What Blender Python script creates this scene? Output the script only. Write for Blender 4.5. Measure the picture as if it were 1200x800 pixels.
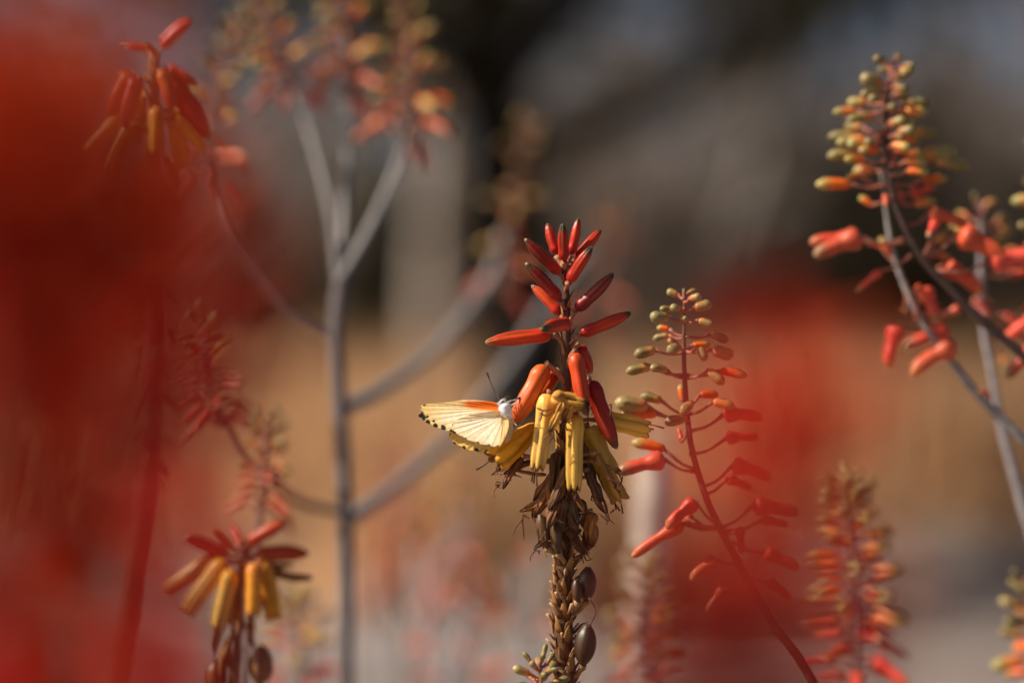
import bpy, math, random
import numpy as np
from mathutils import Vector, Matrix, noise as mnoise

R = math.radians
rnd = random.Random(11)
for o in list(bpy.data.objects):
    bpy.data.objects.remove(o)
SC = bpy.context.scene
COL = SC.collection

# ------------------------------------------------------------------ camera, sky, sun, exposure
CAM_H = 1.0
FOCUS = 0.85
cd = bpy.data.cameras.new('camera')
cd.lens = 85; cd.sensor_width = 36; cd.sensor_fit = 'HORIZONTAL'
cd.clip_start = 0.01; cd.clip_end = 2000
cd.dof.use_dof = True; cd.dof.focus_distance = FOCUS; cd.dof.aperture_fstop = 2.9
cd.dof.aperture_blades = 0
cam = bpy.data.objects.new('camera', cd); COL.objects.link(cam)
cam.location = (0, 0, CAM_H); cam.rotation_euler = (R(90), 0, 0)
SC.camera = cam

SUN_EL, SUN_AZ = 42.0, -99.0        # azimuth measured from +Y (view direction), negative = left
w = bpy.data.worlds.new('World'); SC.world = w; w.use_nodes = True
nt = w.node_tree
sky = nt.nodes.new('ShaderNodeTexSky'); sky.sky_type = 'NISHITA'; sky.sun_disc = False
sky.sun_elevation = R(SUN_EL); sky.sun_rotation = R(SUN_AZ)
sky.dust_density = 4.0; sky.air_density = 0.6; sky.ozone_density = 0.6
bg = nt.nodes['Background']; bg.inputs['Strength'].default_value = 0.06
nt.links.new(sky.outputs[0], bg.inputs[0])
sl = bpy.data.lights.new('sun', 'SUN'); sl.energy = 5.0; sl.angle = R(0.5); sl.color = (1.0, 0.89, 0.74)
sun = bpy.data.objects.new('sun', sl); COL.objects.link(sun)
sd = Vector((math.sin(R(SUN_AZ))*math.cos(R(SUN_EL)), math.cos(R(SUN_AZ))*math.cos(R(SUN_EL)), math.sin(R(SUN_EL))))
sun.rotation_euler = sd.to_track_quat('Z', 'Y').to_euler()
sun.location = sd*20
SC.view_settings.view_transform = 'Standard'; SC.view_settings.look = 'None'
SC.view_settings.exposure = 0.32; SC.view_settings.gamma = 1.0
SC.cycles.use_denoising = True
SC.cycles.max_bounces = 8; SC.cycles.transparent_max_bounces = 8
SC.cycles.sample_clamp_indirect = 6.0

# ------------------------------------------------------------------ helpers
K = 36/85/1200
def at(px, py, d=FOCUS):
    return Vector(((px-600)*K*d, d, CAM_H-(py-400)*K*d))

def terrain(x, y):
    h = 0.0
    if y > 14: h += 1.15*min(1.0, (y-14)/22)**1.2
    if y > 2: h += 0.05*math.sin(x*0.9+y*0.4)*min(1, (y-2)/5)
    return h

def newmat(name, rough=0.5, sss=0.0, sss_r=(1, .25, .1), sss_s=0.003, spec=0.5, transl=0.0, nscale=60, namt=0.25, bump=0.0, bscale=300, rand=0.0, coat=0.0, stretch=None, bdist=.0004):
    m = bpy.data.materials.new(name); m.use_nodes = True
    n = m.node_tree; N = n.nodes; L = n.links
    p = N['Principled BSDF']
    a = N.new('ShaderNodeAttribute'); a.attribute_name = 'col'
    tc = N.new('ShaderNodeTexCoord')
    src = tc.outputs['Object']
    if stretch:
        mp = N.new('ShaderNodeMapping'); mp.inputs['Scale'].default_value = stretch
        L.new(src, mp.inputs[0]); src = mp.outputs[0]
    no = N.new('ShaderNodeTexNoise'); no.inputs['Scale'].default_value = nscale; no.inputs['Detail'].default_value = 5
    L.new(src, no.inputs['Vector'])
    mr = N.new('ShaderNodeMapRange'); mr.inputs[1].default_value = .3; mr.inputs[2].default_value = .7
    mr.inputs[3].default_value = 1-namt; mr.inputs[4].default_value = 1+namt
    L.new(no.outputs['Fac'], mr.inputs[0])
    hsv = N.new('ShaderNodeHueSaturation'); L.new(a.outputs['Color'], hsv.inputs['Color'])
    val = mr.outputs[0]
    if rand:
        oi = N.new('ShaderNodeObjectInfo')
        r2 = N.new('ShaderNodeMapRange'); r2.inputs[3].default_value = 1-rand; r2.inputs[4].default_value = 1+rand
        L.new(oi.outputs['Random'], r2.inputs[0])
        mu = N.new('ShaderNodeMath'); mu.operation = 'MULTIPLY'; L.new(r2.outputs[0], mu.inputs[0]); L.new(val, mu.inputs[1]); val = mu.outputs[0]
        r3 = N.new('ShaderNodeMapRange'); r3.inputs[3].default_value = .5-rand*.05; r3.inputs[4].default_value = .5+rand*.05
        ml = N.new('ShaderNodeMath'); ml.operation = 'MULTIPLY'; ml.inputs[1].default_value = 7.31; L.new(oi.outputs['Random'], ml.inputs[0])
        fr = N.new('ShaderNodeMath'); fr.operation = 'FRACT'; L.new(ml.outputs[0], fr.inputs[0])
        L.new(fr.outputs[0], r3.inputs[0]); L.new(r3.outputs[0], hsv.inputs['Hue'])
    L.new(val, hsv.inputs['Value'])
    L.new(hsv.outputs[0], p.inputs['Base Color'])
    p.inputs['Roughness'].default_value = rough
    p.inputs['Specular IOR Level'].default_value = spec
    if coat: p.inputs['Coat Weight'].default_value = coat; p.inputs['Coat Roughness'].default_value = .25
    if sss:
        p.inputs['Subsurface Weight'].default_value = sss
        p.inputs['Subsurface Radius'].default_value = sss_r
        p.inputs['Subsurface Scale'].default_value = sss_s
    if bump:
        nb = N.new('ShaderNodeTexNoise'); nb.inputs['Scale'].default_value = bscale; nb.inputs['Detail'].default_value = 4
        L.new(src, nb.inputs['Vector'])
        b = N.new('ShaderNodeBump'); b.inputs['Strength'].default_value = bump; b.inputs['Distance'].default_value = bdist
        L.new(nb.outputs['Fac'], b.inputs['Height']); L.new(b.outputs[0], p.inputs['Normal'])
    if transl:
        t = N.new('ShaderNodeBsdfTranslucent'); L.new(hsv.outputs[0], t.inputs['Color'])
        mx = N.new('ShaderNodeMixShader'); mx.inputs[0].default_value = transl
        L.new(p.outputs[0], mx.inputs[1]); L.new(t.outputs[0], mx.inputs[2])
        L.new(mx.outputs[0], N['Material Output'].inputs[0])
    return m

M_PETAL = newmat('petal', rough=.37, sss=.18, sss_s=.0016, spec=.34, nscale=420, namt=.30, bump=.45, bscale=900, rand=.0, stretch=(1, 1, .15))
M_SCAR = newmat('scarlet_petal', rough=.55, sss=.1, sss_s=.0016, spec=.10, nscale=6, namt=.2, rand=.2)
M_BUD = newmat('bud', rough=.42, sss=.16, sss_s=.0018, spec=.35, nscale=6, namt=.2, rand=.16)
M_STEM = newmat('stalk', rough=.55, spec=.35, nscale=260, namt=.3, bump=.5, bscale=1500)
M_DRY = newmat('dry_flower', rough=.6, spec=.3, nscale=420, namt=.45, bump=.35, bscale=900, transl=.10, stretch=(1, 1, .2))
M_CAPS = newmat('capsule', rough=.42, spec=.4, nscale=250, namt=.35, bump=.08, bscale=300)
M_WING = newmat('wing', rough=.6, spec=.25, nscale=900, namt=.10, transl=.35)
M_FUR = newmat('fur', rough=.9, spec=.1, nscale=2500, namt=.25, bump=.3, bscale=4000, bdist=.0001)
M_BARK = newmat('bark', rough=.9, spec=.15, nscale=9, namt=.4, bump=.9, bscale=22, bdist=.02)
M_LEAF = newmat('leaf', rough=.6, spec=.3, nscale=2, namt=.3, transl=.25)
M_GRASS = newmat('dry_grass', rough=.8, spec=.15, nscale=.8, namt=.25, transl=.3)

class MB:
    def __init__(s): s.v = []; s.f = []; s.c = []
    def tube(s, pts, rad, seg=8, col=(1, 1, 1), capA=True, capB=True, flat=1.0, wob=0.0, seed=0):
        pts = [Vector(p) for p in pts]; n = len(pts); base = len(s.v)
        up = Vector((0.13, 0.97, 0.2)); t0 = (pts[1]-pts[0]).normalized()
        if abs(t0.dot(up)) > .9: up = Vector((1, .1, .1))
        for i, p in enumerate(pts):
            t = (pts[min(i+1, n-1)]-pts[max(i-1, 0)]).normalized()
            a = (up-t*up.dot(t)).normalized(); b = t.cross(a); up = a
            r = rad[i] if hasattr(rad, '__len__') else rad
            c = col(i/(n-1)) if callable(col) else col
            for k in range(seg):
                an = 2*math.pi*k/seg
                rr = r*(1+wob*mnoise.noise(Vector((p.x*400+seed, p.z*400, k*1.7)))) if wob else r
                s.v.append(p+a*(math.cos(an)*rr)+b*(math.sin(an)*rr*flat)); s.c.append(c)
        for i in range(n-1):
            for k in range(seg):
                k2 = (k+1) % seg
                s.f.append((base+i*seg+k, base+i*seg+k2, base+(i+1)*seg+k2, base+(i+1)*seg+k))
        if capA: s.f.append(tuple(base+k for k in reversed(range(seg))))
        if capB: s.f.append(tuple(base+(n-1)*seg+k for k in range(seg)))
        return s
    def grid(s, rows, cols):
        base = len(s.v); nr = len(rows); nc = len(rows[0])
        for r, c in zip(rows, cols):
            s.v += [Vector(p) for p in r]; s.c += list(c)
        for i in range(nr-1):
            for j in range(nc-1):
                s.f.append((base+i*nc+j, base+i*nc+j+1, base+(i+1)*nc+j+1, base+(i+1)*nc+j))
        return s
    def mesh(s, name, mat, smooth=True):
        me = bpy.data.meshes.new(name)
        me.from_pydata([tuple(p) for p in s.v], [], s.f)
        a = me.color_attributes.new('col', 'FLOAT_COLOR', 'POINT')
        arr = np.ones((len(s.v), 4), dtype=np.float32)
        arr[:, :3] = np.array([c[:3] for c in s.c], dtype=np.float32)
        a.data.foreach_set('color', arr.ravel())
        if smooth: me.polygons.foreach_set('use_smooth', [True]*len(me.polygons))
        me.materials.append(mat); me.update()
        return me

WM = {}
def link(name, me, parent=None, mw=None):
    o = bpy.data.objects.new(name, me); COL.objects.link(o)
    mw = mw or Matrix.Identity(4)
    WM[o] = mw
    if parent is not None:
        o.parent = parent; o.matrix_parent_inverse = WM[parent].inverted()
    o.matrix_basis = mw
    return o
def thing(name, label, cat, loc, group=None):
    o = link(name, None, None, Matrix.Translation(Vector(loc)))
    o.empty_display_size = .02
    tag(o, label, cat, group); return o
def tag(o, label, cat, group=None, kind=None):
    if label: o['label'] = label
    if cat: o['category'] = cat
    if group: o['group'] = group
    if kind: o['kind'] = kind

def lerp(a, b, t): return tuple(x+(y-x)*t for x, y in zip(a, b))
def sstep(a, b, x):
    t = max(0., min(1., (x-a)/(b-a))); return t*t*(3-2*t)
def interp(prof, t):
    for (t0, r0), (t1, r1) in zip(prof, prof[1:]):
        if t <= t1:
            u = (t-t0)/max(1e-9, t1-t0); u = u*u*(3-2*u)*.5+u*.5
            return r0+(r1-r0)*u
    return prof[-1][1]
def spline(pts, n):
    pts = [Vector(p) for p in pts]
    if len(pts) == 2: return [pts[0].lerp(pts[1], i/(n-1)) for i in range(n)]
    P = [pts[0]*2-pts[1]]+pts+[pts[-1]*2-pts[-2]]; out = []
    m = len(pts)-1
    for i in range(n):
        u = i/(n-1)*m; k = min(int(u), m-1); t = u-k
        a, b, c, d = P[k], P[k+1], P[k+2], P[k+3]
        out.append(.5*((2*b)+(c-a)*t+(2*a-5*b+4*c-d)*t*t+(3*b-a-3*c+d)*t**3))
    return out
def frame(base, tip, xdir=None):
    z = (tip-base).normalized()
    x = Vector(xdir) if xdir else Vector((0, 0, -1))
    x = x-z*x.dot(z)
    if x.length < 1e-3: x = Vector((0, -1, 0))-z*Vector((0, -1, 0)).dot(z)
    x.normalize(); y = z.cross(x)
    return Matrix(((x.x, y.x, z.x, base.x), (x.y, y.y, z.y, base.y), (x.z, y.z, z.z, base.z), (0, 0, 0, 1)))

# ------------------------------------------------------------------ flowers
RED = (.50, .020, .006); DRED = (.22, .007, .006); ORANGE = (.72, .125, .014); YEL = (.78, .36, .022); PALEY = (.84, .50, .115)
TIPD = (.045, .042, .015); TIPP = (.55, .45, .26); SALMON = (.68, .115, .055); OLIVE = (.17, .13, .026); PINK = (.60, .125, .07)
BROWN = (.13, .050, .020); TAN = (.42, .22, .09)
PROF_MAIN = [(0, .35), (.05, .78), (.15, .98), (.3, .92), (.5, .98), (.66, .93), (.80, .76), (.90, .54), (.96, .36), (1, .08)]
PROF_CLUB = [(0, .4), (.04, .85), (.13, 1.0), (.25, .92), (.42, .66), (.7, .72), (.9, .62), (.97, .4), (1, .15)]
PROF_BUD = [(0, .30), (.06, .62), (.2, .80), (.45, .92), (.7, 1.0), (.88, .80), (.96, .5), (1, .15)]
PROF_OPEN = [(0, .45), (.05, .82), (.16, 1.0), (.35, .94), (.6, .97), (.8, .94), (.93, .80), (1, .66)]

def tube_flower(L, Rr, prof, curve, colf, seg=24, ring=22, rib=.10, open_=False, flare=0., seed=0, wrinkle=0., twist=0.):
    """tubular aloe flower along +Z, curved towards +X: six fused tepals with grooves between them"""
    mb = MB(); rows = []; cols = []
    for i in range(ring+1):
        t = i/ring; t = t if i < ring else 1.0
        r = Rr*interp(prof, t)
        cx = curve*L*t*t
        row = []; cr = []
        for k in range(seg):
            an = 2*math.pi*k/seg+twist*t
            g = max(0., math.cos(3*an))**6*1.0+max(0., -math.cos(3*an))**6*.55
            rr = r*(1-rib*g*sstep(.08, .4, t))
            if wrinkle:
                rr *= 1+wrinkle*mnoise.noise(Vector((math.cos(an)*1.9+seed*3.1, math.sin(an)*1.9, t*2.6)))
            z = L*t
            if t > .8:
                z -= L*.05*g*sstep(.8, 1, t)
                if open_:
                    lobes = .5+.5*math.cos(6*an+math.pi)
                    rr *= 1+flare*sstep(.86, 1, t)*lobes*1.2-.12*sstep(.9, 1, t)*(1-lobes)
                    z -= L*(.025+.02*math.sin(an*2.3+seed))*(1-lobes)*sstep(.9, 1, t)
            row.append(Vector((cx+math.cos(an)*rr, math.sin(an)*rr, z))); cr.append(colf(t, an, g))
        rows.append(row+[row[0]]); cols.append(cr+[cr[0]])
    # weld by building closed rings
    base = 0
    for row, cr in zip(rows, cols):
        mb.v += row[:-1]; mb.c += cr[:-1]
    for i in range(ring):
        for k in range(seg):
            k2 = (k+1) % seg
            mb.f.append((i*seg+k, i*seg+k2, (i+1)*seg+k2, (i+1)*seg+k))
    mb.f.append(tuple(reversed(range(seg))))
    if open_:
        n0 = len(mb.v); o = ring*seg
        for k in range(seg):
            p = mb.v[o+k]; q = Vector((curve*L*.8+(p.x-curve*L)*.75, p.y*.75, L*.80)); mb.v.append(q); mb.c.append(lerp(mb.c[o+k], BROWN, .6))
        for k in range(seg):
            k2 = (k+1) % seg
            mb.f.append((o+k, o+k2, n0+k2, n0+k))
        mb.f.append(tuple(n0+k for k in range(seg)))
    else:
        mb.f.append(tuple(ring*seg+k for k in range(seg)))
    return mb

def col_red(base=RED, mid=RED, tip=TIPD, tip0=.80, top=None):
    top = top or lerp(base, DRED, .5)
    def f(t, an, g):
        c = lerp(base, mid, sstep(.0, .6, t)); c = (c[0]*.86, c[1]*.80, c[2]*.8)
        c = lerp(c, lerp(c, (.85, .30, .08), .30), g*sstep(.15, .5, t)*.6)
        ts = sstep(tip0-.12+.14*g, tip0+.10, t)
        c = lerp(c, tip, ts)
        return lerp(c, TIPP, sstep(.96, 1, t)*.35)
    return f
def col_open(base=YEL, mid=PALEY, green=.5):
    def f(t, an, g):
        c = lerp(base, mid, sstep(.05, .5, t))
        c = lerp(c, (.33, .27, .05), (1-g)*max(0, math.cos(6*an+math.pi))**3*sstep(.35, .9, t)*green)
        c = lerp(c, (.36, .16, .02), g*.75*sstep(.1, .3, t))
        return lerp(c, (.30, .11, .02), sstep(.93, 1, t)*.8)
    return f
def col_dry(a, b, tip=(.05, .02, .012), seed=0):
    def f(t, an, g):
        n = mnoise.noise(Vector((math.cos(an)*2+seed, math.sin(an)*2, t*6)))*.5+.5
        return lerp(lerp(a, b, n), tip, max(g*.5, sstep(.6, 1, t)))
    return f
def col_bud(base, tip, tip0):
    def f(t, an, g):
        c = lerp(base, tip, sstep(tip0-.3+.2*g, tip0+.12, t))
        c = lerp(c, (.36, .26, .12), g*sstep(tip0-.2, tip0+.1, t)*.7)
        return lerp(c, (.45, .40, .26), sstep(.92, 1, t)*.4)
    return f

# shared unit-length meshes for the racemes
def unit(name, prof, Rr, curve, colf, seg=12, ring=12, rib=.12, mat=None, **kw):
    return tube_flower(1.0, Rr, prof, curve, colf, seg, ring, rib, **kw).mesh(name, mat or M_BUD)
U = {
 'olive': [unit('bud_olive', PROF_BUD, .25, .04, col_bud((.55, .26, .07), OLIVE, .45)), unit('bud_olive_pale', PROF_BUD, .28, -.03, col_bud((.50, .20, .06), (.27, .22, .07), .4)), unit('bud_green', PROF_BUD, .22, .06, col_bud((.45, .22, .07), (.13, .125, .03), .4))],
 'orange': [unit('bud_orange', PROF_BUD, .20, .05, col_bud(ORANGE, (.40, .30, .06), .72)), unit('bud_amber', PROF_BUD, .22, .08, col_bud((.75, .24, .06), (.33, .30, .07), .66))],
 'red': [unit('flower_red', PROF_CLUB, .165, .10, col_bud((.62, .075, .035), (.62, .14, .04), .9), seg=14, ring=16), unit('flower_salmon', PROF_CLUB, .18, .14, col_bud(SALMON, (.62, .17, .05), .9), seg=14, ring=16), unit('flower_coral', PROF_CLUB, .17, .05, col_bud((.60, .075, .04), (.25, .10, .04), .85), seg=14, ring=16)],
 'pink': [unit('flower_pink', PROF_CLUB, .19, .10, col_bud(PINK, (.60, .16, .09), .9)), unit('flower_rose', PROF_CLUB, .18, .14, col_bud((.54, .085, .045), PINK, .9))],
 'scarlet': [unit('flower_scarlet', PROF_MAIN, .145, .08, col_red((.54, .014, .002), (.52, .014, .002), TIPD, .95), seg=14, ring=16, mat=M_SCAR), unit('flower_vermilion', PROF_MAIN, .14, .12, col_red((.60, .012, .002), (.58, .034, .003), TIPD, .97), seg=14, ring=16, mat=M_SCAR)],
 'flame': [unit('flower_flame', PROF_MAIN, .17, .08, col_red((.60, .05, .010), (.56, .035, .007), TIPD, .95), seg=16, ring=16), unit('flower_fire', PROF_MAIN, .165, .12, col_red((.66, .12, .014), (.52, .03, .007), TIPD, .95), seg=16, ring=16)],
 'yellow': [unit('flower_yellow', PROF_OPEN, .15, .05, col_open(), seg=18, ring=16, open_=True, flare=.2), unit('flower_gold', PROF_OPEN, .16, .10, col_open((.75, .30, .04), YEL), seg=18, ring=16, open_=True, flare=.3)],
 'dry': [tube_flower(1., .13, PROF_MAIN, c, col_dry((.22, .08, .02), (.45, .19, .04), seed=s), 12, 14, .35, wrinkle=.5, seed=s, twist=.8).mesh('withered', M_DRY) for s, c in ((1, .2), (4, -.15), (9, .3))],
}
PED = (.42, .13, .08)
def pedicel(parent, a, b, r=.0006, col=PED, sag=.15, seg=6, mat=None, droop=None):
    a = Vector(a); b = Vector(b); L = (b-a).length
    m = (a+b)/2+(Vector(droop) if droop else Vector((0, 0, -sag*L)))
    pts = spline([a, m, b], 6)
    me = MB().tube(pts, [r*1.5, r*1.1, r, r, r*1.1, r*1.7], seg, col).mesh('pedicel', mat or M_STEM)
    return link('pedicel', me, parent)
def place(kind, base, tip, parent, k=None, xdir=None, fat=1.0, name=None):
    L = (tip-base).length
    me = U[kind][k] if k is not None else rnd.choice(U[kind])
    mw = frame(base, tip, xdir) @ Matrix.Diagonal((L*fat, L*fat, L, 1))
    return link(name or {'olive': 'bud', 'orange': 'bud', 'dry': 'withered_flower'}.get(kind, 'flower'), me, parent, mw)

def stalk_mesh(pts, r0, r1, col, n=24, seg=10, name='stalk', wob=.12):
    P = spline(pts, n)
    return MB().tube(P, [r0+(r1-r0)*i/(n-1) for i in range(n)], seg, col, wob=wob).mesh(name, M_STEM), P

def tail(top):
    """carry a stalk drawn tip-first on down to the ground in one smooth bend"""
    t = (top[-1]-top[-2]).normalized(); q = top[-1]
    q1 = q+t*.09+Vector((0, 0, -.03)); q2 = Vector((q1.x+t.x*.05, q1.y, q1.z*.5)); q3 = Vector((q2.x+t.x*.01, q2.y, -.02))
    return [q1, q2, q3]
def path_at(P, s):
    u = s*(len(P)-1); k = min(int(u), len(P)-2); t = u-k
    return P[k].lerp(P[k+1], t), (P[k+1]-P[k]).normalized()

def raceme(parent, pts, n, flen=(.024, .005), ped=(.012, .003), kinds=None, r=(.0018, .0008), stemcol=(.20, .10, .07), n_ped=False, s0=.0, name='raceme', sph=0., fat=1.0, up=(-35, 55)):
    """stem from bottom to tip with spirally set flowers, big and drooping below, small buds at the tip"""
    me, P = stalk_mesh(pts, r[0], r[1], stemcol, 16, 8, name)
    st = link(name, me, parent)
    kinds = kinds or [(.35, 'red'), (.6, 'orange'), (1.1, 'olive')]
    for i in range(n):
        s = s0+(1-s0)*((i+.5)/n)
        p, t = path_at(P, s)
        an = i*2.39996+sph+rnd.uniform(-.25, .25)
        a = t.orthogonal().normalized(); b = t.cross(a)
        u = (s-s0)/(1-s0)
        out = a*math.cos(an)+b*math.sin(an)
        pl = ped[0]+(ped[1]-ped[0])*u**.8
        fl = (flen[0]+(flen[1]-flen[0])*u**.7)*rnd.uniform(.82, 1.15)
        base = p+(out*.9+t*.3)*pl
        e = R(up[0]+(up[1]-up[0])*u**1.2+rnd.uniform(-14, 14))
        d = (out*math.cos(e)+Vector((0, 0, 1))*math.sin(e)).normalized()
        kd = next(k for lim, k in kinds if u <= lim+rnd.uniform(-.06, .06) or lim > 1)
        f = place(kd, base, base+d*fl, st, fat=fat)
        if n_ped: pedicel(f, p, base, .0006)
        else:
            pm = U.setdefault('_ped', None)
            if pm is None:
                pm = U['_ped'] = MB().tube([(0, 0, 0), (0, 0, .5), (0, 0, 1)], [.0009, .00065, .0010], 5, PED).mesh('pedicel', M_STEM)
            mw = frame(p, base) @ Matrix.Diagonal((1, 1, (base-p).length, 1))
            link('pedicel', pm, f, mw)
    return st

# ------------------------------------------------------------------ ground, grass, trees
def build_ground():
    xs = np.concatenate([np.linspace(-600, -30, 12), np.linspace(-26, 26, 80), np.linspace(30, 600, 12)])
    ys = np.concatenate([np.linspace(-60, -4, 6), np.linspace(-2, 60, 110), np.linspace(70, 1200, 14)])
    rows = []; cols = []
    for y in ys:
        r = []; c = []
        for x in xs:
            z = terrain(x, y)
            if 3 < y < 60: z += .03*mnoise.noise(Vector((x*.8, y*.8, 0)))
            r.append((x, y, z))
            g = mnoise.noise(Vector((x*.25, y*.25, 3)))*.5+.5
            sandy = sstep(11, 15, y+3*mnoise.noise(Vector((x*.3, y*.3, 7))))
            c.append(lerp(lerp((.27, .225, .205), (.20, .165, .15), g), lerp((.36, .25, .15), (.28, .19, .11), g), sandy))
        rows.append(r); cols.append(c)
    m = newmat('soil', rough=.95, spec=.1, nscale=2.2, namt=.3, bump=1.0, bscale=12, bdist=.03)
    o = link('ground', MB().grid(rows, cols).mesh('ground', m)); tag(o, None, None, kind='structure')
build_ground()

def build_grass():
    rg = np.random.default_rng(5); mb = MB()
    n = 0
    while n < 28500:
        clump = n >= 26000
        y = 10.5+rg.random()**1.3*32; x = (rg.random()-.5)*2*(3.2+y*.30)
        if clump: y = 8.5+rg.random()*1.1; x = .10+rg.normal(0, .38)
        dens = mnoise.noise(Vector((x*.35, y*.25, 1)))*.5+.5
        edge = sstep(10.5, 14.5, y+2.5*mnoise.noise(Vector((x*.4, 0, 4))))
        if not clump and rg.random() > (.25+dens)*edge: continue
        h = (.45+.55*rg.random())*(1.0+.25*dens)
        if clump: h = .35+.42*rg.random()-.3*min(1, abs(x-.1))
        wd = .012+.012*rg.random(); an = rg.random()*6.28
        lx, ly = math.cos(an)*h*.35*rg.random(), math.sin(an)*h*.35*rg.random()
        z0 = terrain(x, y)-.03; ca, sa = math.cos(an+1.57)*wd, math.sin(an+1.57)*wd
        b = len(mb.v)
        c = lerp((.70, .46, .27), (.54, .34, .18), rg.random())
        mb.v += [(x-ca, y-sa, z0), (x+ca, y+sa, z0), (x+lx*.4+ca*.8, y+ly*.4+sa*.8, z0+h*.6), (x+lx*.4-ca*.8, y+ly*.4-sa*.8, z0+h*.6), (x+lx, y+ly, z0+h)]
        mb.c += [c]*5
        mb.f += [(b, b+1, b+2, b+3), (b+3, b+2, b+4)]
        n += 1
    o = link('dry_grass', mb.mesh('dry_grass', M_GRASS, False))
    tag(o, 'tall dry tan grass covering the bank below the trees', 'grass', kind='stuff')
build_grass()

def make_tree(seed, height, r0, spread, nl, twigs, leafn, bark=(.13, .11, .10), leaf=(.10, .09, .045), lean=(0, 0), fork=.35, leafsize=.05, squat=1.0, path=None):
    rr = random.Random(seed); trunk = MB(); crown = MB()
    top = Vector((lean[0], lean[1], height*.8))
    tp = spline(path or [(0, 0, -.15), (lean[0]*.2+rr.uniform(-.1, .1)*r0*4, 0, height*.25), (lean[0]*.6, lean[1]*.6, height*.5), top], 14)
    trunk.tube(tp, [r0*(1.35 if i == 0 else 1.1-.85*i/13) for i in range(14)], 12, bark, wob=.1, seed=seed)
    ends = []
    for i in range(nl):
        s = fork+(1-fork)*(i+.5)/nl; p, t = path_at(tp, s)
        an = i*2.4+rr.uniform(-.4, .4); L = spread*(1.1-.5*s)*rr.uniform(.7, 1.15)
        d = Vector((math.cos(an), math.sin(an), rr.uniform(.25, .9)*squat)).normalized()
        q = p+d*L*.5+Vector((rr.uniform(-.1, .1), rr.uniform(-.1, .1), rr.uniform(0, .15)))*L
        e = q+(d+Vector((rr.uniform(-.5, .5), rr.uniform(-.5, .5), rr.uniform(-.2, .4)))).normalized()*L*.5
        lp = spline([p, q, e], 7); rl = r0*(.55-.35*s)
        trunk.tube(lp, [rl*(1-.8*k/6)+.004 for k in range(7)], 6, bark)
        ends.append((lp, L))
    pts = []
    for i in range(twigs):
        lp, L = rr.choice(ends); p, t = path_at(lp, rr.uniform(.25, 1))
        d = Vector((rr.gauss(0, 1), rr.gauss(0, 1), rr.gauss(.25, .8))).normalized()
        l = L*rr.uniform(.2, .6); e = p+d*l; m = p+d*l*.5+Vector((rr.uniform(-.1, .1), rr.uniform(-.1, .1), rr.uniform(-.1, .1)))*l
        crown.tube([p, m, e], [.011, .008, .003], 3, lerp(bark, (.22, .19, .17), rr.random()), False, False)
        pts.append((p, m, e, l))
    for i in range(leafn):
        p, m, e, l = rr.choice(pts); u = rr.random()
        c = m.lerp(e, u) if rr.random() < .6 else p.lerp(m, u)
        c = c+Vector((rr.gauss(0, .12), rr.gauss(0, .12), rr.gauss(0, .12)))*l*1.6
        a = Vector((rr.gauss(0, 1), rr.gauss(0, 1), rr.gauss(0, 1))).normalized(); b = a.orthogonal().normalized()
        sz = leafsize*rr.uniform(.5, 1.3); col = lerp(leaf, tuple(x*1.7 for x in leaf), rr.random()**2)
        k = len(crown.v)
        crown.v += [c-a*sz, c+b*sz*.45, c+a*sz, c-b*sz*.45]; crown.c += [col]*4; crown.f.append((k, k+1, k+2, k+3))
    return trunk.mesh('trunk', M_BARK), crown.mesh('crown', M_LEAF, False)
def put_tree(meshes, x, y, label, name, rz=0, sc=1.0, group=None, cat='tree'):
    mw = Matrix.Translation((x, y, terrain(x, y))) @ Matrix.Rotation(rz, 4, 'Z') @ Matrix.Scale(sc, 4)
    o = link(name, None, None, mw); tag(o, label, cat, group)
    link('trunk', meshes[0], o, mw); link('crown', meshes[1], o, mw)
    return o
def fx(px, d): return (px-600)*K*d
# broad trunk behind the spike, crown shade put into its near-black bark
d = 10.0
pth = [(.10, 0, -.2), (.08, 0, .6), (.04, 0, 1.1), (-.06, 0, 1.7), (-.10, 0, 2.2), (-.16, .1, 3.2), (0, .2, 6.5)]
put_tree(make_tree(3, 7.5, .255, 4.2, 16, 620, 15000, bark=(.014, .011, .009), leaf=(.06, .055, .025), fork=.5, leafsize=.09, path=pth), fx(604, d), d, 'big heavy limbed tree with shade coloured into its black trunk behind the flower spike', 'dark_tree')
TB = [make_tree(21, 4.6, .07, 2.0, 12, 420, 2600, bark=(.31, .265, .25), leaf=(.25, .20, .17), fork=.12, leafsize=.055),
      make_tree(22, 4.0, .06, 1.9, 14, 480, 2600, bark=(.28, .235, .22), leaf=(.21, .165, .13), fork=.08, leafsize=.055),
      make_tree(23, 5.4, .10, 2.3, 12, 400, 2400, bark=(.34, .30, .285), leaf=(.23, .19, .16), fork=.2, leafsize=.06)]
d = 17
put_tree(make_tree(7, 5.2, .15, 2.0, 9, 300, 2500, bark=(.42, .37, .32), leaf=(.14, .11, .06), fork=.5, leafsize=.05), fx(512, d), d, 'slim tree with a pale grey trunk left of the dark trunk', 'pale_tree')
d = 20
put_tree(make_tree(8, 5.6, .13, 2.1, 9, 300, 2500, bark=(.30, .27, .25), leaf=(.14, .11, .07), fork=.4, leafsize=.05, path=[(0, 0, -.2), (.15, 0, 1.0), (.45, 0, 2.0), (.9, 0, 3.4), (1.1, 0, 4.6)]), fx(815, d), d, 'grey leaning bare tree among the brush right of the dark trunk', 'leaning_tree')
SH = make_tree(31, 2.2, .05, 1.15, 16, 420, 9000, bark=(.06, .05, .04), leaf=(.050, .042, .024), fork=.05, leafsize=.06)  # dark bushes added in place of the shade low in the thicket
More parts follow.
